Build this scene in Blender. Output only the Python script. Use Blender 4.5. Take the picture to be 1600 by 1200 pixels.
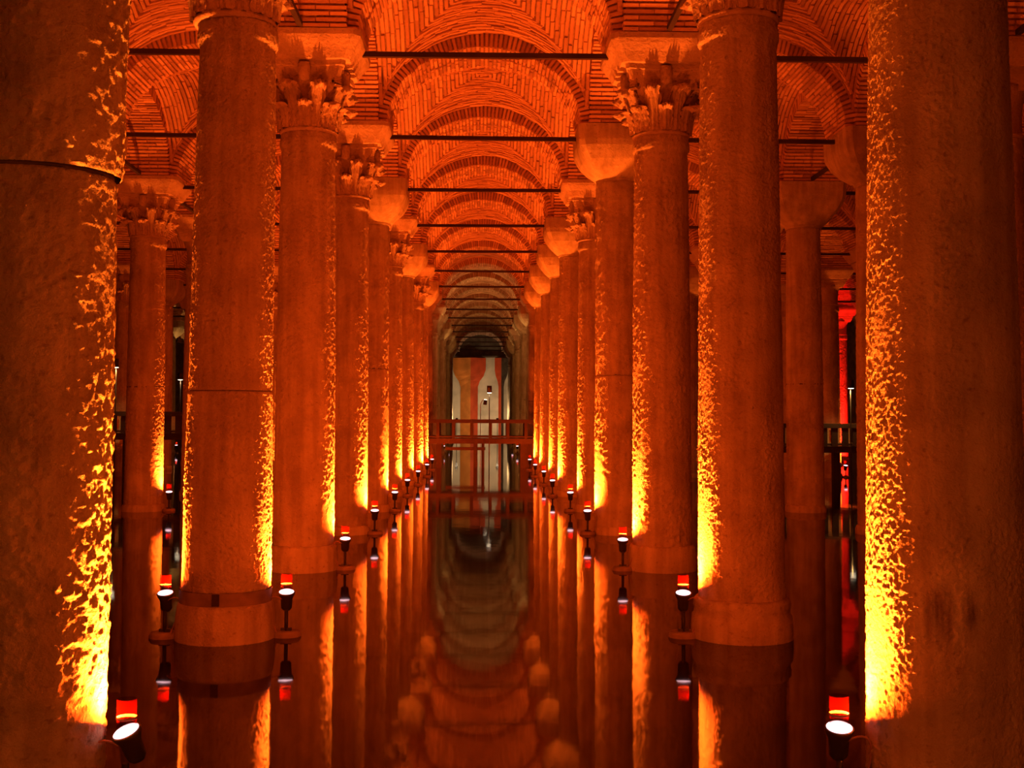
import bpy, math, random
import numpy as np
from mathutils import Vector, Matrix
random.seed(7)
PI = math.pi
SC = bpy.context.scene
COL = SC.collection
for o in list(bpy.data.objects):
    bpy.data.objects.remove(o)

# ------------------------------------------------------------------ camera
F = 1843.0
cam_d = bpy.data.cameras.new('camera')
cam_d.sensor_width = 36.0
cam_d.lens = F / 1600.0 * 36.0
cam_d.clip_start = 0.05
cam_d.clip_end = 300
cam = bpy.data.objects.new('camera', cam_d)
COL.objects.link(cam)
cam.location = (0, 0, 2.04)
PITCH, YAW, ROLL = math.radians(3.0), math.atan(50 / F), math.radians(0.2)
cam.rotation_euler = (Matrix.Rotation(-YAW, 3, 'Z') @ Matrix.Rotation(PI / 2 + PITCH, 3, 'X') @ Matrix.Rotation(ROLL, 3, 'Z')).to_euler()
cam_d.shift_y = -(F * math.tan(PITCH) - 50) / 1600.0
SC.camera = cam
# ------------------------------------------------------------------ world, exposure
w = bpy.data.worlds.new('world')
SC.world = w
w.use_nodes = True
w.node_tree.nodes['Background'].inputs[0].default_value = (0.25, 0.02, 0.004, 1)
w.node_tree.nodes['Background'].inputs[1].default_value = 0.02
vs = SC.view_settings
vs.view_transform = 'Standard'
vs.look = 'None'
vs.gamma = 1.0
vs.use_curve_mapping = False
vs.exposure = 0.0
# colours of the lamps' light (uplights at the column feet; path lamps)
UPLIGHT = (1.0, 0.145, 0.011)
UPLIGHT_W = 4500.0
GLOW = (1.0, 0.105, 0.006)
GLOW_W = 500.0
OCHRE = (1.0, 0.50, 0.13)
WARM = (1.0, 0.66, 0.34)

# ------------------------------------------------------------------ the plan
D0, S = 6.24, 4.8                     # first column row's distance, bay length
def RY(i): return D0 + S * i          # distance of transverse column row i
LINES = [-16.75, -11.95, -7.15, -2.35, 2.45, 7.05, 11.85, 16.65]
EDGE_L, EDGE_R = -21.5, 21.4
I0, I1 = -2, 17                       # rows from behind the camera to the far wall
Y_END = RY(18) - 0.6
Z_SPR = 7.05                          # springing of the arches

# ------------------------------------------------------------------ materials
MATS = {}
def new_mat(name):
    m = bpy.data.materials.new(name)
    m.use_nodes = True
    m.node_tree.nodes.clear()
    MATS[name] = m
    return m, m.node_tree.nodes, m.node_tree.links
def N(ns, t, **kw):
    n = ns.new(t)
    for k, v in kw.items():
        if isinstance(v, (tuple, list, int, float)) and k.startswith('i_'):
            n.inputs[k[2:].replace('_', ' ')].default_value = v
        else:
            setattr(n, k, v)
    return n
def ramp(ns, stops, interp='LINEAR'):
    r = ns.new('ShaderNodeValToRGB')
    r.color_ramp.interpolation = interp
    e = r.color_ramp.elements
    while len(e) < len(stops): e.new(0.5)
    for k, (p, c) in enumerate(stops):
        e[k].position = p
        e[k].color = c if len(c) == 4 else (*c, 1)
    return r
def math_n(ns, ls, op, a, b=None, clamp=False):
    n = ns.new('ShaderNodeMath'); n.operation = op; n.use_clamp = clamp
    for k, v in enumerate((a, b)):
        if v is None: continue
        if isinstance(v, (int, float)): n.inputs[k].default_value = v
        else: ls.new(v, n.inputs[k])
    return n.outputs[0]
def mixc(ns, ls, fac, a, b, mode='MIX'):
    n = ns.new('ShaderNodeMix'); n.data_type = 'RGBA'; n.blend_type = mode
    for idx, v in ((0, fac), (6, a), (7, b)):
        if isinstance(v, (int, float)): n.inputs[idx].default_value = v
        elif isinstance(v, tuple): n.inputs[idx].default_value = (*v, 1) if len(v) == 3 else v
        else: ls.new(v, n.inputs[idx])
    return n.outputs[2]
def out(ns, ls, bsdf):
    o = ns.new('ShaderNodeOutputMaterial')
    ls.new(bsdf, o.inputs[0])

def stone(name, light, dark, pit, bump_scale, bump_d, rough=0.85, streak=True, stain=None):
    m, ns, ls = new_mat(name)
    tc = N(ns, 'ShaderNodeTexCoord'); oi = N(ns, 'ShaderNodeObjectInfo')
    add = N(ns, 'ShaderNodeVectorMath', operation='ADD')
    sc = N(ns, 'ShaderNodeVectorMath', operation='SCALE'); sc.inputs[3].default_value = 37.0
    cmb = N(ns, 'ShaderNodeCombineXYZ')
    for k in range(3): ls.new(oi.outputs['Random'], cmb.inputs[k])
    ls.new(cmb.outputs[0], sc.inputs[0]); ls.new(tc.outputs['Object'], add.inputs[0]); ls.new(sc.outputs[0], add.inputs[1])
    co = add.outputs[0]
    n1 = N(ns, 'ShaderNodeTexNoise', i_Scale=2.2, i_Detail=7.0, i_Roughness=0.62); ls.new(co, n1.inputs['Vector'])
    r1 = ramp(ns, [(0.34, dark), (0.66, light)]); ls.new(n1.outputs[0], r1.inputs[0])
    col = r1.outputs[0]
    if streak:
        mp = N(ns, 'ShaderNodeMapping'); mp.inputs['Scale'].default_value = (9, 9, 0.7); ls.new(co, mp.inputs[0])
        n3 = N(ns, 'ShaderNodeTexNoise', i_Scale=1.0, i_Detail=4.0); ls.new(mp.outputs[0], n3.inputs['Vector'])
        r3 = ramp(ns, [(0.38, (0.62, 0.58, 0.55)), (0.6, (1, 1, 1))]); ls.new(n3.outputs[0], r3.inputs[0])
        col = mixc(ns, ls, 0.6, col, r3.outputs[0], 'MULTIPLY')
    n2 = N(ns, 'ShaderNodeTexNoise', i_Scale=24.0, i_Detail=3.0); ls.new(co, n2.inputs['Vector'])
    r2 = ramp(ns, [(0.61, (0, 0, 0)), (0.75, (1, 1, 1))]); ls.new(n2.outputs[0], r2.inputs[0])
    f2 = math_n(ns, ls, 'MULTIPLY', r2.outputs[0], 0.6)
    col = mixc(ns, ls, f2, col, pit)
    if stain:
        sep = N(ns, 'ShaderNodeSeparateXYZ'); ls.new(tc.outputs['Object'], sep.inputs[0])
        mp = N(ns, 'ShaderNodeMapping'); mp.inputs['Scale'].default_value = (22, 22, 3.0); ls.new(tc.outputs['Object'], mp.inputs[0])
        ng = N(ns, 'ShaderNodeTexNoise', i_Scale=1.0, i_Detail=3.0); ls.new(mp.outputs[0], ng.inputs['Vector'])
        for (x0, x1, z0, z1) in stain:
            def soft(v, lo, hi, wd):
                a = math_n(ns, ls, 'MULTIPLY', math_n(ns, ls, 'SUBTRACT', v, lo), 1 / wd, True)
                b = math_n(ns, ls, 'MULTIPLY', math_n(ns, ls, 'SUBTRACT', hi, v) if False else math_n(ns, ls, 'ADD', math_n(ns, ls, 'MULTIPLY', v, -1.0), hi), 1 / wd, True)
                return math_n(ns, ls, 'MULTIPLY', a, b)
            mk = math_n(ns, ls, 'MULTIPLY', soft(sep.outputs[0], x0, x1, 0.04), soft(sep.outputs[2], z0, z1, 0.14))
            fr = math_n(ns, ls, 'LESS_THAN', sep.outputs[1], 0.0)
            mk = math_n(ns, ls, 'MULTIPLY', mk, fr)
            rg = ramp(ns, [(0.3, (0.25, 0.25, 0.25)), (0.6, (1, 1, 1))]); ls.new(ng.outputs[0], rg.inputs[0])
            mk = math_n(ns, ls, 'MULTIPLY', mk, rg.outputs[0])
            col = mixc(ns, ls, math_n(ns, ls, 'MULTIPLY', mk, 0.85), col, (0.10, 0.055, 0.035))
    # relief: tooling lumps and pits
    v = N(ns, 'ShaderNodeTexNoise', i_Scale=bump_scale, i_Detail=4.0, i_Roughness=0.6); ls.new(co, v.inputs['Vector'])
    n4 = N(ns, 'ShaderNodeTexNoise', i_Scale=bump_scale * 0.16, i_Detail=3.0); ls.new(co, n4.inputs['Vector'])
    h = math_n(ns, ls, 'ADD', math_n(ns, ls, 'MULTIPLY', v.outputs[0], 2.0), math_n(ns, ls, 'MULTIPLY', n4.outputs[0], 1.6))
    b = N(ns, 'ShaderNodeBump', i_Strength=1.0, i_Distance=bump_d); ls.new(h, b.inputs['Height'])
    p = N(ns, 'ShaderNodeBsdfPrincipled', i_Roughness=rough)
    p.inputs['Specular IOR Level'].default_value = 0.25
    ls.new(col, p.inputs['Base Color']); ls.new(b.outputs[0], p.inputs['Normal'])
    out(ns, ls, p.outputs[0])
    return m

stone('column_stone', (0.58, 0.48, 0.33), (0.40, 0.31, 0.20), (0.20, 0.12, 0.08), 55, 0.007)
stone('column_stone_coarse', (0.52, 0.48, 0.30), (0.30, 0.27, 0.15), (0.16, 0.10, 0.06), 60, 0.006)
stone('column_stone_fine', (0.55, 0.48, 0.30), (0.37, 0.31, 0.18), (0.15, 0.09, 0.05), 90, 0.004,
      stain=[(-0.25, -0.10, 0.86, 1.24), (-0.08, 0.02, 0.90, 1.22)])
stone('carved_marble', (0.54, 0.41, 0.29), (0.38, 0.27, 0.18), (0.20, 0.12, 0.08), 24, 0.010, streak=False)

def brick_mat(name, a, b, c):
    m, ns, ls = new_mat(name)
    at = N(ns, 'ShaderNodeAttribute', attribute_name='tone')
    tc = N(ns, 'ShaderNodeTexCoord')
    oi = N(ns, 'ShaderNodeObjectInfo')
    n1 = N(ns, 'ShaderNodeTexNoise', i_Scale=1.3, i_Detail=6.0); ls.new(tc.outputs['Object'], n1.inputs['Vector'])
    s = math_n(ns, ls, 'ADD', math_n(ns, ls, 'MULTIPLY', at.outputs['Fac'], 0.6), math_n(ns, ls, 'MULTIPLY', n1.outputs[0], 0.5))
    s = math_n(ns, ls, 'ADD', s, math_n(ns, ls, 'MULTIPLY', oi.outputs['Random'], 0.12))
    r = ramp(ns, [(0.18, a), (0.55, b), (0.95, c)]); ls.new(s, r.inputs[0])
    n2 = N(ns, 'ShaderNodeTexNoise', i_Scale=30.0, i_Detail=4.0); ls.new(tc.outputs['Object'], n2.inputs['Vector'])
    bp = N(ns, 'ShaderNodeBump', i_Strength=0.7, i_Distance=0.012); ls.new(n2.outputs[0], bp.inputs['Height'])
    p = N(ns, 'ShaderNodeBsdfPrincipled', i_Roughness=0.9); p.inputs['Specular IOR Level'].default_value = 0.15
    ls.new(r.outputs[0], p.inputs['Base Color']); ls.new(bp.outputs[0], p.inputs['Normal'])
    out(ns, ls, p.outputs[0])
brick_mat('brick', (0.30, 0.17, 0.11), (0.52, 0.31, 0.20), (0.74, 0.50, 0.33))
def plain(name, c, rough=0.8, metal=0.0, noise=0.35, ns_scale=6.0, bump=0.0):
    m, ns, ls = new_mat(name)
    tc = N(ns, 'ShaderNodeTexCoord')
    n1 = N(ns, 'ShaderNodeTexNoise', i_Scale=ns_scale, i_Detail=6.0); ls.new(tc.outputs['Object'], n1.inputs['Vector'])
    lo = tuple(x * (1 - noise) for x in c); hi = tuple(min(1, x * (1 + noise)) for x in c)
    r = ramp(ns, [(0.3, lo), (0.7, hi)]); ls.new(n1.outputs[0], r.inputs[0])
    p = N(ns, 'ShaderNodeBsdfPrincipled', i_Roughness=rough, i_Metallic=metal)
    p.inputs['Specular IOR Level'].default_value = 0.3
    ls.new(r.outputs[0], p.inputs['Base Color'])
    if bump:
        b = N(ns, 'ShaderNodeBump', i_Strength=1.0, i_Distance=bump); ls.new(n1.outputs[0], b.inputs['Height']); ls.new(b.outputs[0], p.inputs['Normal'])
    out(ns, ls, p.outputs[0])
plain('mortar', (0.32, 0.20, 0.13), 0.95, noise=0.3, ns_scale=14)
plain('iron', (0.035, 0.02, 0.014), 0.75, noise=0.4)
plain('lamp_black', (0.03, 0.022, 0.02), 0.5, noise=0.2)
plain('path_black', (0.022, 0.018, 0.015), 0.45, noise=0.2)
plain('lit_wood', (0.42, 0.24, 0.12), 0.7, noise=0.3, ns_scale=12)  # lighter copy of the wood, so the rear railing looks lit between balusters
plain('wood', (0.035, 0.016, 0.009), 0.7, noise=0.35, ns_scale=12)
plain('concrete', (0.22, 0.15, 0.11), 0.9, noise=0.3, bump=0.01)
plain('cable_rubber', (0.30, 0.16, 0.12), 0.6, noise=0.1)
plain('plaster', (0.52, 0.46, 0.36), 0.9, noise=0.25, ns_scale=1.1, bump=0.01)
plain('ochre_lit_plaster', (0.66, 0.22, 0.04), 0.9, noise=0.25, ns_scale=1.4)  # orange lamplight on the end wall put into the colour
plain('red_lit_plaster', (0.50, 0.07, 0.02), 0.9, noise=0.25, ns_scale=1.4)  # red lamplight on the end wall put into the colour
plain('dark_stone', (0.09, 0.065, 0.045), 0.95, noise=0.4, ns_scale=2.0)
plain('wall_brick', (0.22, 0.13, 0.085), 0.95, noise=0.4, ns_scale=3.0, bump=0.03)

def emit(name, c, s):
    m, ns, ls = new_mat(name)
    e = N(ns, 'ShaderNodeEmission'); e.inputs[0].default_value = (*c, 1); e.inputs[1].default_value = s
    out(ns, ls, e.outputs[0])
emit('lens_glow', (1.0, 0.55, 0.60), 3.5)
emit('path_glow', (1.0, 0.80, 0.52), 5.0)
# red glass glare tube round each uplight: mostly clear, a little red glow scattered in it
m, ns, ls = new_mat('red_glass')
tr = N(ns, 'ShaderNodeBsdfTransparent'); tr.inputs[0].default_value = (1, 0.80, 0.75, 1)
tl = N(ns, 'ShaderNodeBsdfTranslucent'); tl.inputs[0].default_value = (0.004, 0.0001, 0.00003, 1)
mx = N(ns, 'ShaderNodeMixShader'); mx.inputs[0].default_value = 0.35
ls.new(tr.outputs[0], mx.inputs[1]); ls.new(tl.outputs[0], mx.inputs[2]); out(ns, ls, mx.outputs[0])

# still water
m, ns, ls = new_mat('still_water')
tc = N(ns, 'ShaderNodeTexCoord')
mp = N(ns, 'ShaderNodeMapping'); mp.inputs['Scale'].default_value = (1.0, 0.55, 1.0); ls.new(tc.outputs['Object'], mp.inputs[0])
n1 = N(ns, 'ShaderNodeTexNoise', i_Scale=2.2, i_Detail=2.0); ls.new(mp.outputs[0], n1.inputs['Vector'])
n2 = N(ns, 'ShaderNodeTexNoise', i_Scale=9.0, i_Detail=2.0); ls.new(mp.outputs[0], n2.inputs['Vector'])
h = math_n(ns, ls, 'ADD', math_n(ns, ls, 'MULTIPLY', n1.outputs[0], 1.0), math_n(ns, ls, 'MULTIPLY', n2.outputs[0], 0.12))
b = N(ns, 'ShaderNodeBump', i_Strength=1.0, i_Distance=0.0012); ls.new(h, b.inputs['Height'])
p = N(ns, 'ShaderNodeBsdfPrincipled', i_Roughness=0.042, i_IOR=1.38)
p.inputs['Base Color'].default_value = (0.018, 0.007, 0.004, 1)
ls.new(b.outputs[0], p.inputs['Normal'])
out(ns, ls, p.outputs[0])

# ------------------------------------------------------------------ mesh helpers
class MB:
    def __init__(s): s.v = []; s.f = []; s.t = []; s.smooth = []
    def face(s, idx, tone=0.5, sm=False): s.f.append(tuple(idx)); s.t.append(tone); s.smooth.append(sm)
    def box(s, a, b, tone=0.5, rot=None, org=(0, 0, 0)):
        n = len(s.v)
        for z in (a[2], b[2]):
            for y in (a[1], b[1]):
                for x in (a[0], b[0]):
                    p = Vector((x, y, z))
                    if rot: p = rot @ p
                    s.v.append(tuple(p + Vector(org)))
        for q in ((0, 2, 3, 1), (4, 5, 7, 6), (0, 1, 5, 4), (2, 6, 7, 3), (0, 4, 6, 2), (1, 3, 7, 5)):
            s.face([n + k for k in q], tone)
    def hexa(s, pts, tone=0.5, faces=((0, 2, 3, 1), (4, 5, 7, 6), (0, 1, 5, 4), (2, 6, 7, 3), (0, 4, 6, 2), (1, 3, 7, 5))):
        n = len(s.v); s.v += [tuple(p) for p in pts]
        for q in faces: s.face([n + k for k in q], tone)
    def lathe(s, prof, seg=48, cx=0, cy=0, cap=(True, True), sm=True, z0=0.0, lean=(0, 0)):
        n = len(s.v)
        for r, z in prof:
            for k in range(seg):
                a = 2 * PI * k / seg
                s.v.append((cx + r * math.cos(a) + lean[0] * z, cy + r * math.sin(a) + lean[1] * z, z + z0))
        for j in range(len(prof) - 1):
            for k in range(seg):
                k2 = (k + 1) % seg
                s.face((n + j * seg + k, n + j * seg + k2, n + (j + 1) * seg + k2, n + (j + 1) * seg + k), 0.5, sm)
        if cap[0]: s.face([n + k for k in range(seg)][::-1])
        if cap[1]: s.face([n + (len(prof) - 1) * seg + k for k in range(seg)])
    def tube(s, pts, r, seg=8):
        n = len(s.v); P = [Vector(p) for p in pts]
        for j, p in enumerate(P):
            d = (P[min(j + 1, len(P) - 1)] - P[max(j - 1, 0)]).normalized()
            u = d.cross(Vector((0, 0, 1)))
            if u.length < 1e-3: u = Vector((1, 0, 0))
            u.normalize(); v2 = d.cross(u)
            for k in range(seg):
                a = 2 * PI * k / seg
                s.v.append(tuple(p + r * (math.cos(a) * u + math.sin(a) * v2)))
        for j in range(len(P) - 1):
            for k in range(seg):
                k2 = (k + 1) % seg
                s.face((n + j * seg + k, n + j * seg + k2, n + (j + 1) * seg + k2, n + (j + 1) * seg + k), 0.5, True)
        s.face([n + k for k in range(seg)]); s.face([n + (len(P) - 1) * seg + k for k in range(seg)][::-1])
    def mesh(s, name, mat):
        me = bpy.data.meshes.new(name)
        me.from_pydata(s.v, [], s.f)
        me.polygons.foreach_set('use_smooth', s.smooth)
        at = me.attributes.new('tone', 'FLOAT', 'FACE'); at.data.foreach_set('value', s.t)
        me.materials.append(MATS[mat]); me.update()
        return me
def obj(name, data, parent=None, loc=(0, 0, 0), rot=(0, 0, 0), scale=(1, 1, 1), kind=None, label=None, cat=None, group=None):
    o = bpy.data.objects.new(name, data); COL.objects.link(o)
    o.parent = parent; o.location = loc; o.rotation_euler = rot; o.scale = scale
    if kind: o['kind'] = kind
    if label: o['label'] = label
    if cat: o['category'] = cat
    if group: o['group'] = group
    return o

# ------------------------------------------------------------------ structure: water, walls
mb = MB(); mb.box((EDGE_L, -14, -0.4), (EDGE_R, Y_END + 0.5, 0.0))
obj('water', mb.mesh('water', 'still_water'), kind='structure', label='still dark water reflecting the lit columns', cat='water')
def wall(name, a, b, mat='wall_brick', label=None):
    mb = MB(); mb.box(a, b)
    return obj(name, mb.mesh(name, mat), kind='structure', label=label)
wall('wall_left', (EDGE_L - 0.6, -14, -0.4), (EDGE_L, Y_END + 0.6, 9.6), label='dark brick side wall far left')
wall('wall_right', (EDGE_R, -14, -0.4), (EDGE_R + 0.6, Y_END + 0.6, 9.6), label='dark brick side wall far right')
wall('wall_front', (EDGE_L, -14.6, -0.4), (EDGE_R, -14, 9.6), label='dark brick wall behind the viewpoint')

# far wall: plastered below, brick lunettes above a ledge
WE = Y_END
wb = obj('wall_back', None, kind='structure', label='far end wall, pale plaster below a dark lunette')
mb = MB(); mb.box((EDGE_L, WE + 0.35, -0.4), (EDGE_R, WE + 0.9, 9.6)); obj('lunette_wall', mb.mesh('lunette_wall', 'dark_stone'), wb)
mb = MB(); mb.box((EDGE_L, WE, -0.4), (EDGE_R, WE + 0.36, 6.62)); obj('plaster_face', mb.mesh('plaster_face', 'plaster'), wb)
mb = MB(); mb.box((EDGE_L, WE - 0.12, 6.60), (EDGE_R, WE + 0.38, 6.72)); obj('ledge', mb.mesh('ledge', 'dark_stone'), wb)
# column's shadow on the far wall built as a flaring pier, lamplight painted on, two faces meeting at an edge
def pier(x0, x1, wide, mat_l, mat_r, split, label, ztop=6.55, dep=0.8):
    root = obj('end_silhouette', None, loc=(0, 0, 0), label=label, cat='pier')
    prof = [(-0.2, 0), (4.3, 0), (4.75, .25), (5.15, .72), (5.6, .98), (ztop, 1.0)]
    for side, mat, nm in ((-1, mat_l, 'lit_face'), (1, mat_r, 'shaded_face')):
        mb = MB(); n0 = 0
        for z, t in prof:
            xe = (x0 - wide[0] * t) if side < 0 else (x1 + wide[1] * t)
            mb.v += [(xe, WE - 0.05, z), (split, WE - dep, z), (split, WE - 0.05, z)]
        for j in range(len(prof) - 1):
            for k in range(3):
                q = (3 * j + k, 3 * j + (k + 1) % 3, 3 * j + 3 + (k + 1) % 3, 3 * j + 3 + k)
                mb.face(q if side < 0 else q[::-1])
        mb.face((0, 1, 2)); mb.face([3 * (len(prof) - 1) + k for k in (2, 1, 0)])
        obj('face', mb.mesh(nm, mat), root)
pier(-1.51, -0.16, (0.6, 0.62), 'ochre_lit_plaster', 'red_lit_plaster', -0.72, 'column shadow on the far wall, built as a broad orange and red pier')
pier(1.45, 1.85, (0.30, 0.35), 'red_lit_plaster', 'dark_stone', 1.66, 'slim dark red silhouette on the far wall, built as a pier beside pale plaster', dep=0.5)

# ------------------------------------------------------------------ structure: brick vaults and arches
HS, RISE, RING, TH = 1.66, 1.33, 0.30, 0.60    # arch half span, rise, ring depth, half thickness
def arch_pt(phi, off=0.0):
    x, z = HS * math.cos(phi), RISE * math.sin(phi)
    n = Vector((math.cos(phi) / HS, math.sin(phi) / RISE)).normalized()
    return x + n.x * off, z + n.y * off
NV = 62
# angles at equal arc length
_ph = np.linspace(0, PI, 2001); _x = HS * np.cos(_ph); _z = RISE * np.sin(_ph)
_s = np.concatenate([[0], np.cumsum(np.hypot(np.diff(_x), np.diff(_z)))])
def phi_at(t): return float(np.interp(t * _s[-1], _s, _ph))
def arch_bricks():
    bricks = []
    for k in range(NV):
        a0, a1 = phi_at((k + 0.20) / NV), phi_at((k + 0.80) / NV)
        cuts = [-TH, -0.2, 0.2, TH] if k % 2 else [-TH, -0.38, 0.02, 0.4, TH]
        for c in range(len(cuts) - 1):
            y0, y1 = cuts[c] + 0.006, cuts[c + 1] - 0.006
            if c == 0: y0 -= random.uniform(0, 0.02)
            if c == len(cuts) - 2: y1 += random.uniform(0, 0.02)
            lo = random.uniform(-0.012, 0.014)
            pts = []
            for off in (lo, RING):
                for y in (y0, y1):
                    for a in (a0, a1):
                        x, z = arch_pt(a, off); pts.append((x, y, z))
            bricks.append((pts, random.random()))
    return bricks
AB = arch_bricks()
mb = MB()
for pts, t in AB: mb.hexa(pts, t)
ME_ARCH = mb.mesh('arch_bricks', 'brick')
mb = MB()
for k in range(NV):
    a0, a1 = phi_at(k / NV), phi_at((k + 1) / NV)
    pts = []
    for off in (0.030, RING - 0.02):
        for y in (-TH + 0.03, TH - 0.03):
            for a in (a0, a1):
                x, z = arch_pt(a, off); pts.append((x, y, z))
    mb.hexa(pts, 0.5, faces=((0, 2, 3, 1), (4, 5, 7, 6), (0, 1, 5, 4), (2, 6, 7, 3)))
ME_ARCH_M = mb.mesh('arch_mortar', 'mortar')

A, VR = 1.81, 1.62          # vault half size and rise
def dome(x, y): return 0.14 * max(0, 1 - (x / A) ** 2) * max(0, 1 - (y / A) ** 2)
def vault_pt(u, v, along_x, off):
    # arc coordinate u (angle), course coordinate v
    x, z = A * math.cos(u), VR * math.sin(u)
    n = Vector((math.cos(u) / A, math.sin(u) / VR)).normalized()
    xx, zz = x + n.x * off, z + n.y * off + dome(x, v)
    return (xx, v, zz) if along_x else (v, xx, zz)
mbb, mbm = MB(), MB()
CT = 0.082
nc = int(A / CT)
for along_x in (True, False):
    for sgn in (-1, 1):
        for c in range(nc):
            v1 = A - c * CT; v0 = v1 - CT
            vm = max(0.02, (v0 + v1) / 2)
            u0 = math.acos(min(1, vm / A)); u1 = PI - u0
            ln = 2 * A * (PI / 2 - u0)
            nb = max(1, round(ln / 0.30))
            edges = [u0 + (u1 - u0) * k / nb for k in range(nb + 1)]
            if nb > 2:
                sh = random.uniform(-0.4, 0.4) * (u1 - u0) / nb
                edges = [edges[0]] + [e + sh for e in edges[1:-1]] + [edges[-1]]
            ctone = random.random()
            for k in range(nb):
                ea, eb = edges[k] + 0.0015, edges[k + 1] - 0.0015
                lo = random.uniform(-0.022, 0.014)
                jv = random.uniform(-.006, .006); va, vb = sgn * (v0 + 0.013 + jv), sgn * (v1 - 0.013 + jv)
                em = (ea + eb) / 2
                pts = [vault_pt(e, v, along_x, off) for off in (lo, 0.05) for v in (va, vb) for e in (ea, eb)]
                mbb.hexa(pts, .65 * ctone + .35 * random.random(), faces=((0, 2, 3, 1), (0, 1, 5, 4), (2, 6, 7, 3), (0, 4, 6, 2), (1, 3, 7, 5)))
                pm = [vault_pt(e, v, along_x, 0.034) for v in (sgn * v0, sgn * v1) for e in (edges[k], edges[k + 1])]
                n = len(mbm.v); mbm.v += pm; mbm.face((n, n + 1, n + 3, n + 2))
ME_VAULT = mbb.mesh('vault_bricks', 'brick'); ME_VAULT_M = mbm.mesh('vault_mortar', 'mortar')

ceiling = obj('ceiling', None, kind='structure', label='brick groin vaults on round brick arches')
xs = [EDGE_L] + LINES + [EDGE_R]
rows = list(range(I0 - 1, I1 + 2))
INDIV = {(4, 2), (4, 3)}            # arches whose bricks are single pieces: (aisle index, row)
brick_meshes = None
def place_arch(cx, cy, rz, sx, indiv=False):
    global brick_meshes
    if indiv:
        root = obj('arch', ME_ARCH_M, ceiling, (cx, cy, Z_SPR), (0, 0, rz), (sx, 1, 1))
        if brick_meshes is None:
            brick_meshes = []
            for pts, t in AB:
                b1 = MB(); b1.hexa(pts, t); brick_meshes.append(b1.mesh('brick', 'brick'))
        for me in brick_meshes: obj('brick', me, root)
    else:
        r = obj('arch', ME_ARCH_M, ceiling, (cx, cy, Z_SPR), (0, 0, rz), (sx, 1, 1))
        obj('arch_bricks', ME_ARCH, r, kind='stuff')
for ai in range(len(xs) - 1):
    xa, xb = xs[ai], xs[ai + 1]; cx = (xa + xb) / 2; wd = xb - xa
    sx = (wd - 1.48) / (2 * HS)
    for i in rows:
        if 0 < ai < len(xs) - 2 or i >= 2:
            place_arch(cx, RY(i), 0, sx, (ai, i) in INDIV)
    for i in rows[:-1]:
        v = obj('vault', ME_VAULT_M, ceiling, (cx, RY(i) + S / 2, Z_SPR - 0.04), (0, 0, 0), (wd / 4.8, 1, 1))
        obj('vault_bricks', ME_VAULT, v, kind='stuff')
for x in LINES:
    for i in rows[:-1]:
        place_arch(x, RY(i) + S / 2, PI / 2, 1.0)
# rubble core over each pier and roof slab closing the top
mb = MB(); mb.box((-0.56, -0.56, 0), (0.56, 0.56, 1.2)); ME_CORE = mb.mesh('pier_core', 'wall_brick')
for x in LINES:
    for i in rows: obj('pier_core', ME_CORE, ceiling, (x, RY(i), Z_SPR))
mb = MB(); mb.box((EDGE_L, -14, 9.2), (EDGE_R, WE + 0.9, 9.5)); obj('roof_slab', mb.mesh('roof_slab', 'wall_brick'), ceiling)

# ------------------------------------------------------------------ column parts
# acanthus leaf, in local frame: x outward, y sideways, z up; foot at origin
def leaf_mesh(name, h, wid, curl, flare):
    nt, nsx = 20, 14
    front, back = [], []
    for j in range(nt + 1):
        t = j / nt
        if t < 0.66:
            q = t / 0.66; z = h * 0.86 * q; xo = 0.015 + flare * q ** 2.2
        else:
            q = (t - 0.66) / 0.34; a = q * 2.75
            z = h * 0.86 + 0.14 * h * math.sin(a) * 1.0 - 0.03 * q * q; xo = 0.015 + flare + curl * (1 - math.cos(a)) * 0.55
        prof = 0.86 + 0.22 * math.sin(PI * min(1, t * 1.1)) if t < .72 else (0.86 + .22 * math.sin(PI * .79)) * max(.30, 1 - ((t - .72) / .28) ** 3 * .42)
        lobe = abs(math.sin(4.5 * PI * t)) ** .7
        rowf, rowb = [], []
        for k in range(nsx + 1):
            s_ = -1 + 2 * k / nsx
            ridge = 0.045 * (1 - abs(s_)) ** 1.5 + 0.026 * math.cos(4 * PI * s_ + 2.2 * t) * (0.25 + t) + 0.012 * math.cos(9 * PI * t) * abs(s_)
            y = s_ * wid * prof * (1 - 0.34 * (1 - lobe) * abs(s_) ** 3)
            droop = -0.07 * h * abs(s_) ** 2 * max(0, t - .5) * 2
            wrap = -0.5 * (s_ * wid) ** 2 / 0.36
            tipout = 0.03 * abs(s_) ** 3 * math.sin(4.5 * PI * t) ** 2
            rowf.append((xo + ridge + wrap + tipout, y, z + droop)); rowb.append((xo - 0.045 + wrap, y * 0.9, z + droop - (0.035 if t > .66 else 0)))
        front.append(rowf); back.append(rowb)
    mb = MB(); W = nsx + 1
    for r in front: mb.v += r
    o2 = len(mb.v)
    for r in back: mb.v += r
    for j in range(nt):
        for k in range(nsx):
            a = j * W + k
            mb.face((a, a + 1, a + W + 1, a + W), .5, True)
            mb.face((o2 + a, o2 + a + W, o2 + a + W + 1, o2 + a + 1), .5, True)
        for k, fl in ((0, False), (nsx, True)):
            a = j * W + k
            q = (a, a + W, o2 + a + W, o2 + a); mb.face(q if not fl else q[::-1])
    for k in range(nsx):
        a = nt * W + k; mb.face((a, a + 1, o2 + a + 1, o2 + a))
    return mb.mesh(name, 'carved_marble')
CH = 0.90      # capital height
ME_LEAF1 = leaf_mesh('leaf_low', 0.33, 0.106, 0.17, 0.055)
ME_LEAF2 = leaf_mesh('leaf_high', 0.59, 0.118, 0.16, 0.105)
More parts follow.
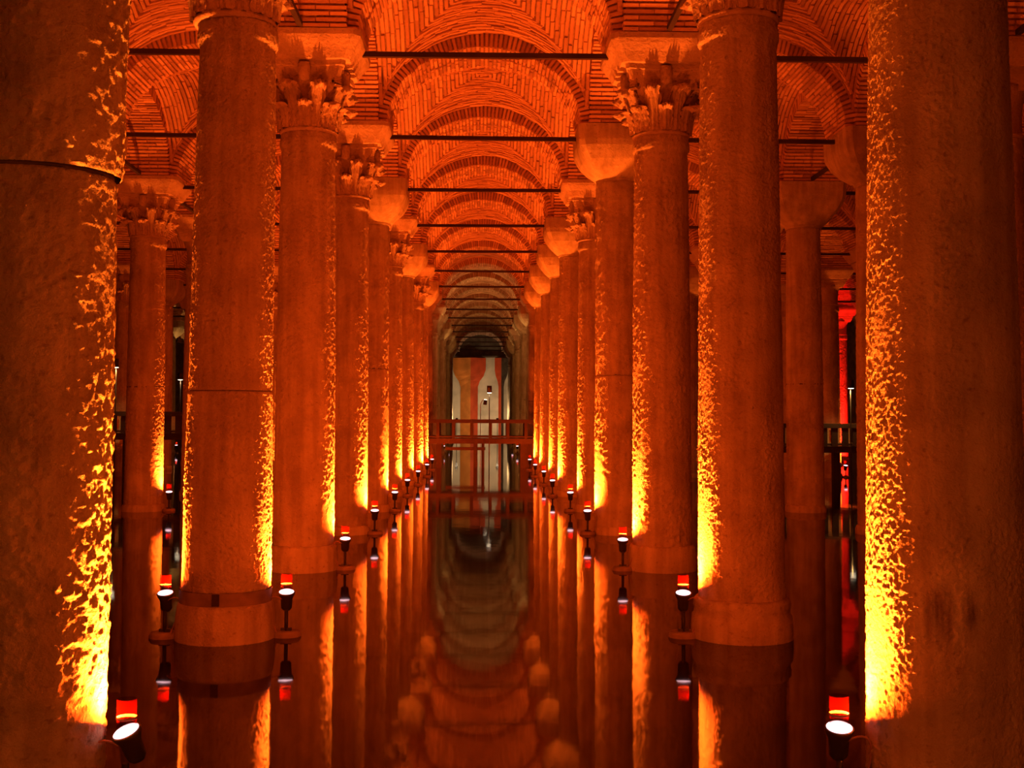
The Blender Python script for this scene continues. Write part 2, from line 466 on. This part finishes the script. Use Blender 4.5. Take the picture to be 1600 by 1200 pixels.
mb = MB(); mb.lathe([(.365, 0), (.385, .02), (.385, .05), (.355, .07), (.35, .30), (.37, .50), (.42, .62), (.45, .70)], 40)
ME_BELL = mb.mesh('bell', 'carved_marble')
# abacus with concave sides
def abacus_ring(hw, dip, z, mb, seg=8):
    n = len(mb.v); c = 0
    cor = [(-hw, -hw), (hw, -hw), (hw, hw), (-hw, hw)]
    for e in range(4):
        (x0, y0), (x1, y1) = cor[e], cor[(e + 1) % 4]
        nx, ny = (-(y1 - y0), (x1 - x0)); L = math.hypot(nx, ny); nx, ny = nx / L, ny / L
        for k in range(seg):
            t = 0.06 + 0.88 * k / (seg - 1)
            d = dip * (1 - (2 * t - 1) ** 2)
            mb.v.append((x0 + (x1 - x0) * t + nx * d, y0 + (y1 - y0) * t + ny * d, z)); c += 1
    return n, c
mb = MB(); rings = [abacus_ring(hw, dip, z, mb) for hw, dip, z in ((.43, .05, .62), (.455, .06, .66), (.50, .075, .72), (.525, .08, .80), (.53, .08, .825), (.56, .085, .835), (.565, .085, CH))]
for (n1_, c), (n2_, _) in zip(rings, rings[1:]):
    for k in range(c):
        mb.face((n1_ + k, n1_ + (k + 1) % c, n2_ + (k + 1) % c, n2_ + k))
mb.face([rings[0][0] + k for k in range(rings[0][1])][::-1]); mb.face([rings[-1][0] + k for k in range(rings[-1][1])])
ME_ABACUS = mb.mesh('abacus', 'carved_marble')
# corner volute: a scroll
mb = MB()
pts = []
for k in range(26):
    t = k / 25; a = -0.6 * PI + t * 3.6 * PI; r = 0.105 * (1 - 0.8 * t)
    pts.append((0.58 + r * math.cos(a) * 1.0, 0.0, 0.665 - r * math.sin(a)))
pts = [(0.36, 0, 0.42), (0.43, 0, 0.56), (0.50, 0, 0.68)] + pts[6:]
for k in range(len(pts) - 1): pass
n = 0
for (x, y, z) in pts:
    mb.v += [(x, -0.055, z - .018), (x, 0.055, z - .018), (x, 0.055, z + .018), (x, -0.055, z + .018)]
for k in range(len(pts) - 1):
    for e in range(4):
        mb.face((4 * k + e, 4 * k + (e + 1) % 4, 4 * k + 4 + (e + 1) % 4, 4 * k + 4 + e))
mb.face((0, 1, 2, 3)); mb.face([4 * (len(pts) - 1) + k for k in (3, 2, 1, 0)])
ME_VOL = mb.mesh('volute', 'carved_marble')
# boss in the middle of each abacus side
mb = MB(); mb.lathe([(.02, -.14), (.075, -.12), (.085, 0.0), (.085, .07), (.075, .10), (.015, .115)], 14)
ME_BOSS = mb.mesh('boss', 'carved_marble')
# impost block over a carved capital
def loft_sq(levels, mat, name, seg=6, r0=None):
    """levels: (z, half width, roundness 0..1); roundness 1 = circle of radius half width"""
    mb = MB(); K = 48
    for z, hw, rd in levels:
        for k in range(K):
            a = 2 * PI * k / K + PI / K
            c, s_ = math.cos(a), math.sin(a)
            q = hw / max(abs(c), abs(s_))
            q = min(q, hw * 1.34)
            rr = hw * rd + q * (1 - rd)
            mb.v.append((rr * c, rr * s_, z))
    for j in range(len(levels) - 1):
        for k in range(K):
            k2 = (k + 1) % K
            mb.face((j * K + k, j * K + k2, (j + 1) * K + k2, (j + 1) * K + k), .5, False)
    mb.face(list(range(K))[::-1]); mb.face([(len(levels) - 1) * K + k for k in range(K)])
    return mb.mesh(name, mat)
ME_IMPOST = loft_sq([(0, .60, 0), (.05, .625, 0), (.12, .66, 0), (.22, .73, 0), (.27, .755, 0), (.345, .76, 0)], 'carved_marble', 'impost')
# cushion capital: round at the shaft, square at the top; z from 0 (on shaft) to 0.92
ME_CUSHION = loft_sq([(0, .385, 1), (.05, .40, 1), (.06, .43, 1), (.12, .50, .75), (.22, .585, .45), (.34, .66, .22), (.46, .705, .08), (.56, .735, 0), (.66, .75, 0), (.92, .76, 0)], 'column_stone', 'cushion')

def shaft_prof(r0, r1, z0, z1, n=30, fil=True):
    pr = []
    for k in range(n + 1):
        t = k / n; r = r0 + (r1 - r0) * t + 0.006 * math.sin(PI * t)
        pr.append((r, z0 + (z1 - z0) * t))
    if fil:
        zt = z1
        pr = [p for p in pr if p[1] < zt - 0.24] + [(r1, zt - .235), (r1 + .005, zt - .20), (r1 + .025, zt - .17), (r1 + .028, zt - .10), (r1 + .014, zt - .05), (r1 + .014, zt)]
    return pr
_rng = np.random.default_rng(5)
_tab = _rng.random(4096); _perm = _rng.permutation(4096)
def vnoise(p):
    """smooth value noise in 0..1 at points p (n,3)"""
    i = np.floor(p).astype(np.int64); f = p - i; f = f * f * (3 - 2 * f)
    def hsh(a, b, c): return _tab[_perm[(_perm[(_perm[a & 4095] + b) & 4095] + c) & 4095]]
    r = 0
    for dx in (0, 1):
        for dy in (0, 1):
            for dz in (0, 1):
                wgt = (f[:, 0] if dx else 1 - f[:, 0]) * (f[:, 1] if dy else 1 - f[:, 1]) * (f[:, 2] if dz else 1 - f[:, 2])
                r = r + wgt * hsh(i[:, 0] + dx, i[:, 1] + dy, i[:, 2] + dz)
    return r
def rough_shaft(r0, r1, z0, z1, mat, fil, lean, cell, amp, freq, seed):
    """a hewn shaft whose tooling marks and pits are real relief"""
    pr = shaft_prof(r0, r1, z0, z1, fil=fil)
    pr = [(pr[0][0] - .05, z0)] + pr + [(pr[-1][0] - .05, z1)]
    rz = np.array([q[1] for q in pr[1:-1]]); rr = np.array([q[0] for q in pr[1:-1]])
    nz = int((z1 - z0) / cell); seg = int(2 * PI * r0 / cell)
    zz = np.linspace(z0, z1, nz + 1); R = np.interp(zz, rz, rr)
    th = np.arange(seg) * 2 * PI / seg
    Z, T = np.meshgrid(zz, th, indexing='ij'); RR = np.repeat(R[:, None], seg, 1)
    P = np.stack([RR * np.cos(T), RR * np.sin(T), Z], -1).reshape(-1, 3) + seed * 13.7
    n = vnoise(P * freq) + 0.6 * vnoise(P * freq * 1.9 + 31) + 0.3 * vnoise(P * freq * 3.7 + 57); n = n / 1.9 - 0.5
    big = vnoise(P * 3.1 + 7) + .5 * vnoise(P * 7.3 + 3); big = big / 1.5 - .5
    wgt = np.clip(0.75 + 1.6 * (vnoise(P * np.array([5, 5, 2.5]) + 11) - .5), 0.25, 1.3)
    D = amp * n * wgt + 0.006 * big
    RR = RR.reshape(-1) + D
    edge = np.minimum(Z.reshape(-1) - z0, z1 - Z.reshape(-1)); RR = RR - 0.008 * np.exp(-edge / 0.008)
    X = RR * np.cos(T.reshape(-1)) + lean[0] * Z.reshape(-1); Y = RR * np.sin(T.reshape(-1)) + lean[1] * Z.reshape(-1)
    V = np.stack([X, Y, Z.reshape(-1)], -1)
    a = (np.arange(nz)[:, None] * seg + np.arange(seg)[None, :]); b = (np.arange(nz)[:, None] * seg + (np.arange(seg)[None, :] + 1) % seg)
    Q = np.stack([a, b, b + seg, a + seg], -1).reshape(-1, 4)
    me = bpy.data.meshes.new('shaft')
    nv = len(V); me.vertices.add(nv); me.vertices.foreach_set('co', V.reshape(-1))
    me.loops.add(Q.size); me.loops.foreach_set('vertex_index', Q.reshape(-1))
    me.polygons.add(len(Q)); me.polygons.foreach_set('loop_start', np.arange(len(Q)) * 4)
    me.polygons.foreach_set('use_smooth', np.ones(len(Q), bool))
    me.update(calc_edges=True); me.materials.append(MATS[mat])
    return me
_cache = {}
def shaft_mesh(r0, r1, z0, z1, mat, fil, seg, lean=(0, 0)):
    key = (r0, r1, z0, z1, mat, fil, seg, lean)
    if key not in _cache:
        mb = MB(); mb.lathe(shaft_prof(r0, r1, z0, z1, fil=fil), seg, lean=lean); _cache[key] = mb.mesh('shaft', mat)
    return _cache[key]
def base_mesh(kind, mat):
    key = ('base', kind, mat)
    if key in _cache: return _cache[key]
    mb = MB()
    if kind == 'drum':     # wide drum with a worn rounded top
        mb.lathe([(.455, -.35), (.455, .05), (.45, .20), (.435, .30), (.42, .335)], 56)
    elif kind == 'rings':
        mb.lathe([(.47, -.35), (.47, .10), (.462, .20), (.445, .22), (.44, .26), (.45, .29), (.445, .34), (.42, .37)], 56)
    else:
        mb.lathe([(.44, -.35), (.44, .08), (.425, .13), (.40, .15)], 48)
    _cache[key] = mb.mesh('base', mat); return _cache[key]
mb = MB(); mb.lathe([(.418, .335), (.418, .455)], 56, cap=(False, False)); ME_BAND = mb.mesh('band', 'concrete')
mb = MB(); mb.lathe([(.402, -.010), (.402, .010)], 48, cap=(True, True)); 
mb2 = MB(); mb2.box((-.035, -.432, .345), (.03, -.40, .45)); ME_CLASP = mb2.mesh('clasp', 'wood')

LEFT, RIGHT = 'left', 'right'
ORD = ['first', 'second', 'third', 'fourth', 'fifth', 'sixth', 'seventh', 'eighth', 'ninth', 'tenth', 'eleventh', 'twelfth', 'thirteenth',
       'fourteenth', 'fifteenth', 'sixteenth', 'seventeenth', 'eighteenth', 'nineteenth', 'twentieth']
def carved_capital(root, z, detail, rz=0.0, sz=1.0):
    cap = obj('capital', ME_BELL, root, (0, 0, z), (0, 0, rz), (1, 1, sz))
    obj('abacus', ME_ABACUS, cap)
    if detail:
        for k in range(8):
            a = k * PI / 4
            obj('leaf', ME_LEAF1, cap, (.36 * math.cos(a), .36 * math.sin(a), .05), (0, 0, a))
            a += PI / 8
            obj('leaf', ME_LEAF2, cap, (.345 * math.cos(a), .345 * math.sin(a), .05), (0, 0, a))
        for k in range(4):
            obj('volute', ME_VOL, cap, (0, 0, 0), (0, 0, PI / 4 + k * PI / 2))
            a = k * PI / 2
            obj('boss', ME_BOSS, cap, (.47 * math.cos(a), .47 * math.sin(a), .775), (0, 0, a))
    obj('impost_block', ME_IMPOST, root, (0, 0, z + CH * sz))
def column(x, y, label, cap='carved', r0=.40, r1=.357, joint=None, base='drum', mat='column_stone', detail=True, seg=48,
           lean=(0, 0), group=None, band=False, cap_rot=0.0, rough=None, drum=None, cap_dz=0.0, upper_tilt=0.0):
    root = obj('column', None, None, (x, y, 0), label=label, cat='column', group=group)
    ztop = Z_SPR - .345 - CH if cap == 'carved' else Z_SPR - .92
    ztop -= cap_dz
    zb = .33 if base in ('drum', 'rings') else .14
    if band: zb = .45
    def mk(a, b, za, zb_, fl, sd):
        if rough: return rough_shaft(a, b, za, zb_, mat, fl, lean, rough[0], rough[1], rough[2], rough[3] + sd)
        return shaft_mesh(round(a, 4), round(b, 4), za, zb_, mat, fl, seg, lean)
    if joint:
        rj = r0 + (r1 - r0) * (joint - zb) / (ztop - zb)
        gap = .010 if mat == 'column_stone_coarse' else .004
        obj('shaft', mk(r0, rj, zb, joint - gap, False, 0), root)
        mbj = MB(); mbj.lathe([(rj - .014, joint - .02), (rj - .014, joint + .02)], seg, lean=lean); obj('joint', mbj.mesh('joint', 'dark_stone'), root)
        obj('shaft', mk(rj - .003, r1, joint + gap, ztop, cap == 'carved', 1), root, (0, 0, 0), (0, upper_tilt, 0))
    else:
        if rough: obj('shaft', mk(r0, r1, zb, ztop, cap == 'carved', 0), root)
        else:
            key = ('tmpl', cap, zb)
            if key not in _cache: _cache[key] = rough_shaft(.39, .352, zb, ztop, mat, cap == 'carved', lean, .016, .036, 27, 9 + (cap == 'carved'))
            obj('shaft', _cache[key], root, (0, 0, 0), (0, 0, random.uniform(0, 6.28)), (r0 / .39, r0 / .39, 1))
            if drum:
                rd = (.39 + (.352 - .39) * (drum - zb) / (ztop - zb)) * r0 / .39 + .006
                mbj = MB(); mbj.lathe([(rd, drum - .012), (rd, drum + .012)], 40); obj('joint', mbj.mesh('joint', 'dark_stone'), root)
    obj('base', base_mesh(base, mat if base != 'plain' else 'column_stone'), root)
    if band:
        obj('band', ME_BAND, root); obj('clasp', ME_CLASP, root)
    if cap == 'carved': carved_capital(root, ztop, detail, cap_rot, (CH + cap_dz) / CH)
    else: obj('capital', ME_CUSHION, root, (0, 0, ztop))
    return root

# ---- spotlight (uplight) at a column foot
mb = MB(); mb.lathe([(.14, -.30), (.14, .02), (.12, .05)], 20); ME_LBASE = mb.mesh('base_plate', 'concrete')
mb = MB(); mb.lathe([(.018, .04), (.018, .24)], 10); mb.box((-.05, -.015, .05), (.05, .015, .075)); ME_LSTEM = mb.mesh('stem', 'lamp_black')
mb = MB(); mb.lathe([(.035, -.17), (.05, -.15), (.055, -.06), (.074, -.02), (.078, 0.0), (.072, .004)], 24, cap=(True, True)); ME_LBODY = mb.mesh('housing', 'lamp_black')
mb = MB(); mb.lathe([(.068, .006), (.06, .012), (.03, .017), (.004, .019)], 24); ME_LENS = mb.mesh('lens', 'lens_glow')
mb = MB(); mb.lathe([(.050, .022), (.050, .17)], 24, cap=(False, False)); ME_TUBE = mb.mesh('glare_tube', 'red_glass')
mb = MB(); mb.lathe([(.0505, .066), (.053, .070), (.053, .076), (.0505, .080)], 24, cap=(False, False)); ME_RING = mb.mesh('ring', 'cable_rubber')
def spotlight(cx, cy, dx, dy, label, power=UPLIGHT_W, color=UPLIGHT, z=.40, tilt=0.25, size=90, detail=True, toward=0.45, glow=1.0, lean=0.0):
    root = obj('spotlight', None, None, (cx + dx, cy + dy, 0), label=label, cat='spotlight', group='spotlights at the column feet')
    obj('base_plate', ME_LBASE, root)
    obj('stem', ME_LSTEM, root)
    head = obj('housing', ME_LBODY, root, (0, 0, z), (tilt, lean, -0.12 if dx < 0 else 0.12))
    obj('lens', ME_LENS, head)
    g = obj('glare_tube', ME_TUBE, root, (0, 0, z), (0, 0, 0))
    if detail:
        obj('ring', ME_RING, g)
        sx = -1 if dx > 0 else 1
        mb = MB()
        P = []
        for k in range(13):
            t = k / 12
            P.append((sx * (.03 + .12 * math.sin(t * PI * .9)), -.03 - .05 * t, z - .06 + .10 * math.sin(t * 2.2) - .40 * t * t))
        mb.tube(P, .006, 6); obj('cable', mb.mesh('cable', 'cable_rubber'), root)
    ld = bpy.data.lights.new('uplight', 'SPOT')
    ld.energy = power; ld.color = color; ld.spot_size = math.radians(size); ld.spot_blend = 1.0; ld.shadow_soft_size = 0.045
    lo = obj('uplight', ld, root, (0, 0, z + .03))
    pd = bpy.data.lights.new('tube_light', 'SPOT'); pd.energy = GLOW_W * glow * power / UPLIGHT_W; pd.color = GLOW if color == UPLIGHT else color; pd.shadow_soft_size = .05; pd.spot_size = math.radians(180); pd.spot_blend = .02
    obj('tube_light', pd, root, (0, 0, z + .08), (PI - math.radians(17), 0, 0))
    d = Vector((-dx, -dy, 0)).normalized() * toward + Vector((0, 0, 1))
    lo.rotation_euler = d.to_track_quat('-Z', 'Y').to_euler()
    return root

# ------------------------------------------------------------------ the two rows beside the water
def wave(x): return x
L_SPEC = {  # row index: kwargs for the left row
    0: dict(cap='carved', r0=.40, r1=.395, joint=3.29, base='plain', mat='column_stone_coarse', seg=96, lean=(.002, 0), upper_tilt=.010, rough=(.0072, .040, 25, 1),
            label='huge pitted stone column with a dark crack, cut off by the left edge'),
    1: dict(cap='carved', r0=.40, r1=.348, base='drum', band=True, seg=72, cap_dz=.12, joint=2.26, lean=(.006, 0), rough=(.009, .026, 46, 2), label='tall column lit on both sides, standing on a banded drum, left foreground'),
    2: dict(cap='carved', base='drum', rough=(.014, .034, 32, 5), label='second full column on the left, carved leaf capital under a pale impost'),
    3: dict(cap='carved', r0=.385, r1=.345, base='plain', label='third full column on the left, slim with a small leafy capital'),
    4: dict(cap='cushion', rough=(.022, .04, 20, 7), r0=.385, r1=.36, joint=3.03, base='plain', label='fourth full column on the left, plain cushion capital and jointed shaft'),
}
R_SPEC = {
    0: dict(cap='carved', r0=.415, r1=.325, base='plain', mat='column_stone_fine', seg=96, rough=(.0068, .019, 58, 3), label='huge column with fine tooled face and dark stain near the right edge'),
    1: dict(cap='carved', r0=.40, r1=.355, base='rings', seg=72, cap_dz=.04, rough=(.009, .025, 48, 4), label='tall column lit on its left, standing on a ringed base, right foreground'),
    2: dict(cap='carved', r0=.395, r1=.357, base='drum', rough=(.014, .036, 30, 6), label='second full column on the right, leaf capital with a round boss'),
    3: dict(cap='cushion', rough=(.022, .04, 20, 8), r0=.42, r1=.40, joint=2.75, base='plain', label='third full column on the right, smooth bowl capital and cracked shaft'),
    4: dict(cap='carved', r0=.38, r1=.345, base='plain', label='fourth full column on the right, bright leafy capital and pale impost'),
    5: dict(cap='cushion', base='plain', label='fifth full column on the right, small rounded cushion capital'),
}
offs = {(3, 0): (0.005, 0), (4, 0): (0.02, 0)}
def cap_name(c): return 'leafy carved capital' if c == 'carved' else 'plain cushion capital'
for li, spec, side in ((3, L_SPEC, LEFT), (4, R_SPEC, RIGHT)):
    for i in range(-1, I1 + 1):
        kw = dict(spec.get(i, {}))
        x = LINES[li] + (0 if i in (0, 1, 2) else random.uniform(-.05, .05)) + offs.get((li, i), (0, 0))[0]
        if li == 3 and i > 0: x += .02
        if not kw:
            cap = random.choice(['carved', 'carved', 'cushion'])
            if (li, i) in ((3, 6), (4, 8)): cap = 'cushion'
            kw = dict(cap=cap, base='plain', r0=random.uniform(.375, .40), r1=.355)
            if random.random() < .3: kw['drum'] = random.uniform(2.4, 3.4)
            lit = 'lit' if i <= 8 else 'unlit'
            kw['label'] = f'{ORD[max(i - 1, 0)]} full column in depth beside the water on the {side}, {cap_name(cap)}'
            if i < 0: kw['label'] = f'column beside the viewpoint on the {side}, outside the picture'
            kw['detail'] = i <= 8; kw['seg'] = 40
        column(x, RY(i), group=f'columns beside the water on the {side}', **kw)
        if i <= 8:
            sgn = 1 if side == LEFT else -1
            r = kw.get('r0', .40)
            d = r + (.125 if i == 0 and li == 3 else .15)
            az = {(3, 0): 0.02, (3, 1): .10, (3, 2): .02, (4, 0): .06, (4, 1): -.03, (4, 2): -.15, (4, 3): -.20}.get((li, i), random.uniform(-.25, .05))
            name = {0: 'huge foreground', 1: 'tall foreground'}.get(i, ORD[max(i - 1, 0)] + ' full')
            lab = f'glowing spotlight at the foot of the {name} column on the {side}, beside the water'
            if i < 0: lab = f'spotlight beside the viewpoint on the {side}, outside the picture'
            spotlight(x, RY(i), sgn * d * math.cos(az), d * math.sin(az), lab, detail=i <= 4, color=UPLIGHT if i >= 0 else (1, .17, .02), power=UPLIGHT_W * (1 if i >= 0 else .6), glow=1 if i >= 0 else .85, lean=-.35 if (li, i) == (3, 0) else 0.0)
spotlight(LINES[3] + .02, RY(1), -.555, 0.0, 'glowing spotlight on the outer left side of the banded foreground column')

# ------------------------------------------------------------------ outer rows
def outer(li, i, cap, label, **kw):
    column(LINES[li] + kw.pop('dx', 0), RY(i), label=label, cap=cap, base='plain', **kw)
ROWN = {2: 'second row left of the water', 1: 'third row left of the water', 0: 'fourth row left of the water',
        5: 'second row right of the water', 6: 'third row right of the water', 7: 'fourth row right of the water'}
OUTER = {2: range(1, 10), 1: range(5, 12), 0: range(8, 14), 5: range(1, 9), 6: range(4, 12), 7: range(6, 17)}
for li, ii in OUTER.items():
    for i in ii:
        cap = random.choice(['carved', 'carved', 'cushion'])
        if (li, i) == (2, 4): cap = 'carved'
        if (li, i) in ((5, 4), (5, 3), (2, 3)): cap = 'cushion'
        joint = 2.75 if (li, i) == (5, 4) else (random.uniform(2.3, 3.5) if random.random() < .3 else None)
        outer(li, i, cap, f'{"leafy" if cap == "carved" else "plain"}-capital column of the {ROWN[li]}, level with {ORD[i - 1]} full column', drum=joint,
              detail=(li, i) in ((2, 4), (2, 6), (2, 7), (1, 7), (0, 12)), seg=40, group=f'columns of the {ROWN[li]}')
# lamps of the outer rows
for li, sgn, ii in ((2, 1, range(1, 9)), (1, 1, (5, 7)), (5, 1, (1, 3, 5, 7)), (6, 1, (7,))):
    side = LEFT if li < 3 else RIGHT
    for i in ii:
        spotlight(LINES[li], RY(i), sgn * .555, -.05, f'spotlight in the {ROWN[li]}, level with {ORD[i - 1]} full column',
                  power=UPLIGHT_W * (.55 if li == 2 else .3), detail=False)
# ochre lamps deep in the hall
for (li, i, sgn, pw) in ((3, 10, 1, 1200), (4, 10, -1, 1200), (3, 12, 1, 900), (4, 12, -1, 1000), (3, 14, 1, 500), (4, 14, -1, 600), (0, 12, 1, 1500), (6, 11, 1, 900)):
    spotlight(LINES[li], RY(i), sgn * .40, .42, f'ochre spotlight deep in the hall at {({0: "far left", 3: "left", 4: "right", 6: "far right"})[li]}, level with {ORD[i - 1]} full column',
              power=pw, color=OCHRE, detail=False, toward=0.0, size=120)

spotlight(LINES[7], RY(10), -.35, -1.1, 'red spotlight at the foot of a far column behind the right walkway', power=5000, color=(1.0, .012, .006), detail=False, toward=.3, size=110, glow=2)

# ------------------------------------------------------------------ iron tie rods
mb = MB(); mb.box((-.5, -.035, -.035), (.5, .035, .035)); ME_ROD = mb.mesh('rod', 'iron')
Z_ROD = 6.94
AIS = ['far left', 'outer left', 'third left', 'second left', 'central', 'second right', 'third right', 'outer right', 'far right']
RODS = {1: range(6, 12), 2: range(3, 10), 3: range(2, 8), 4: range(2, 18), 5: range(2, 8), 6: range(2, 10), 7: range(5, 15)}
for ai, ii in RODS.items():
    xa, xb = xs[ai], xs[ai + 1]
    for i in ii:
        obj('tie_rod', ME_ROD, None, ((xa + xb) / 2, RY(i), Z_ROD), (random.uniform(-.01, .01), random.uniform(-.004, .004), 0), ((xb - xa) - 1.42, 1, 1),
            label=f'{ORD[i - ii[0]]} dark iron tie rod across the {AIS[ai]} aisle, counting from the front', cat='tie rod', group='iron tie rods under the arches')
for li, ii in {2: (2, 3, 4, 5), 3: (1, 2), 4: (1, 2), 5: (1, 2, 3, 4, 5)}.items():
    for k, i in enumerate(ii):
        obj('tie_rod', ME_ROD, None, (LINES[li], RY(i) + S / 2, 7.10), (0, 0, PI / 2), (S - 1.52, 1, 1),
            label=f'{ORD[k]} iron rod running lengthwise over the {("second row left", "row left", "row right", "second row right")[li - 2]} of the water', cat='tie rod', group='lengthwise iron tie rods')

# ------------------------------------------------------------------ footbridges with railings and path lamps
mb = MB(); mb.box((-.5, -.5, -.5), (.5, .5, .5)); ME_UNIT = mb.mesh('timber', 'wood'); ME_UNIT_P = mb.mesh('timber', 'lit_wood')
def footbridge(x0, x1, y, z_deck, z_top, posts, label, balus=None, wd=1.5, unit=None):
    U = ME_UNIT; V = unit or ME_UNIT
    root = obj('footbridge', None, None, (0, y, 0), label=label, cat='footbridge')
    L = x1 - x0; cx = (x0 + x1) / 2
    obj('deck', U, root, (cx, wd / 2, z_deck - .10), (0, 0, 0), (L, wd, .20))
    for yy, B, sh in ((0.0, U, 0.0), (wd, V, .17 if balus else 0.0)):
        obj('handrail', B, root, (cx, yy, z_top - .07), (0, 0, 0), (L, .14, .14))
        obj('lower_rail', B, root, (cx, yy, z_deck + .07), (0, 0, 0), (L, .06, .06))
        for px in posts:
            obj('post', B, root, (px + sh, yy, (z_deck + z_top) / 2), (0, 0, 0), (.12 if not balus else balus, .09, z_top - z_deck - .02))
    for px in (x0 + .5, (x0 * 2 + x1) / 3 + .3, (x0 + 2 * x1) / 3 - .3, x1 - .5):
        obj('pile', U, root, (px, wd / 2, z_deck / 2 - .2), (0, 0, 0), (.22, .22, z_deck))
    return root
YB = RY(8) + 1.35
br = footbridge(-7.0, 6.9, YB, 1.16, 1.90, [-6.3, -5.5, -4.7, -3.9, -3.1, -2.3, -1.62, -1.02, -.31, .42, 1.10, 1.8, 2.6, 3.4, 4.2, 5.0, 5.8, 6.5], 'wooden footbridge with open railing crossing the water channel')
obj('beam', ME_UNIT, br, (-.55, .3, .76), (0, 0, 0), (1.55, .12, .12))
obj('pile', ME_UNIT, br, (-.16, .3, .40), (0, 0, 0), (.15, .15, 1.3)); obj('pile', ME_UNIT, br, (.13, .5, .40), (0, 0, 0), (.12, .12, 1.3))
obj('pile', ME_UNIT, br, (-1.6, .7, .40), (0, 0, 0), (.2, .2, 1.3)); obj('pile', ME_UNIT, br, (1.75, .7, .40), (0, 0, 0), (.3, .3, 1.3))
footbridge(9.2, 15.5, 37.5, 1.10, 1.83, [9.3 + .34 * k for k in range(18)], 'wooden walkway with close balusters behind the right columns', balus=.2, unit=ME_UNIT_P)
footbridge(-15.8, -8.6, 37.5, 1.45, 2.14, [-15.6 + .34 * k for k in range(21)], 'wooden walkway with close balusters behind the left columns', balus=.2, unit=ME_UNIT_P)

mb = MB(); mb.lathe([(.02, 0), (.02, 1.0)], 10); ME_POLE = mb.mesh('pole', 'path_black')
mb = MB(); mb.lathe([(.095, .012), (.095, .27), (.09, .28)], 24); mb.lathe([(.097, .18), (.097, .19)], 24); ME_PHEAD = mb.mesh('lamp_head', 'path_black')
mb = MB(); mb.lathe([(.02, -.012), (.085, -.004), (.09, .010)], 24); ME_PLENS = mb.mesh('lens', 'path_glow')
def path_lamp(x, y, z0, z, label, power=60, head_rot=(0, 0, 0), bent=False, size=1.0, to=None, color=WARM):
    root = obj('path_lamp', None, None, (x, y, 0), label=label, cat='lamp', group='path lamps of the walkways')
    if bent:
        mb = MB(); mb.tube([(-.20, 0, z0), (-.20, 0, z - .25), (-.19, 0, z - .16), (-.13, 0, z - .05), (-.05, 0, z + .02)], .014, 8)
        obj('pole', mb.mesh('pole', 'cable_rubber'), root)
    else:
        obj('pole', ME_POLE, root, (0, .06, z0), (0, 0, 0), (1, 1, z + .1 - z0))
    h = obj('lamp_head', ME_PHEAD, root, (0, 0, z), head_rot, (size,) * 3)
    obj('lens', ME_PLENS, h)
    ld = bpy.data.lights.new('path_light', 'SPOT'); ld.energy = power; ld.color = color; ld.spot_size = math.radians(150); ld.spot_blend = .8; ld.shadow_soft_size = .08
    lo = obj('path_light', ld, root, (0, 0, z - .04))
    if to:
        lo.rotation_euler = Vector(to).to_track_quat('-Z', 'Y').to_euler()
        lo.location = Vector((0, 0, z + .12)) + Vector(to).normalized() * .22
    return root
path_lamp(.37, YB - .20, -.2, 2.93, 'black cylinder path lamp on a straight pole on the footbridge', power=25)
path_lamp(.23, YB + 1.75, -.2, 2.70, 'smaller black lamp on a bent pole behind the footbridge', power=30, head_rot=(PI + .1, 0.1, 0), bent=True, size=.75)
path_lamp(11.80, 37.22, -.2, 2.95, 'black path lamp above the right walkway railing, larger of two', power=260, color=OCHRE)
path_lamp(13.1, 43.5, -.2, 3.13, 'smaller black path lamp above the right walkway, left of its pair', power=60)
path_lamp(-11.40, 37.22, -.2, 3.51, 'black path lamp beside the huge left column', power=200, color=OCHRE)
path_lamp(-11.6, 46.0, -.2, 3.39, 'small black path lamp behind the banded foreground column', power=60)
# floods washing the far wall
for x, p_ in ((-1.7, 280), (1.3, 480)):
    path_lamp(x, Y_END - 5.0, 0.0, 1.6, f'wall-washing lamp low before the far end wall, {"left" if x < 0 else "right"} one', power=p_, to=(0, 1, .35))
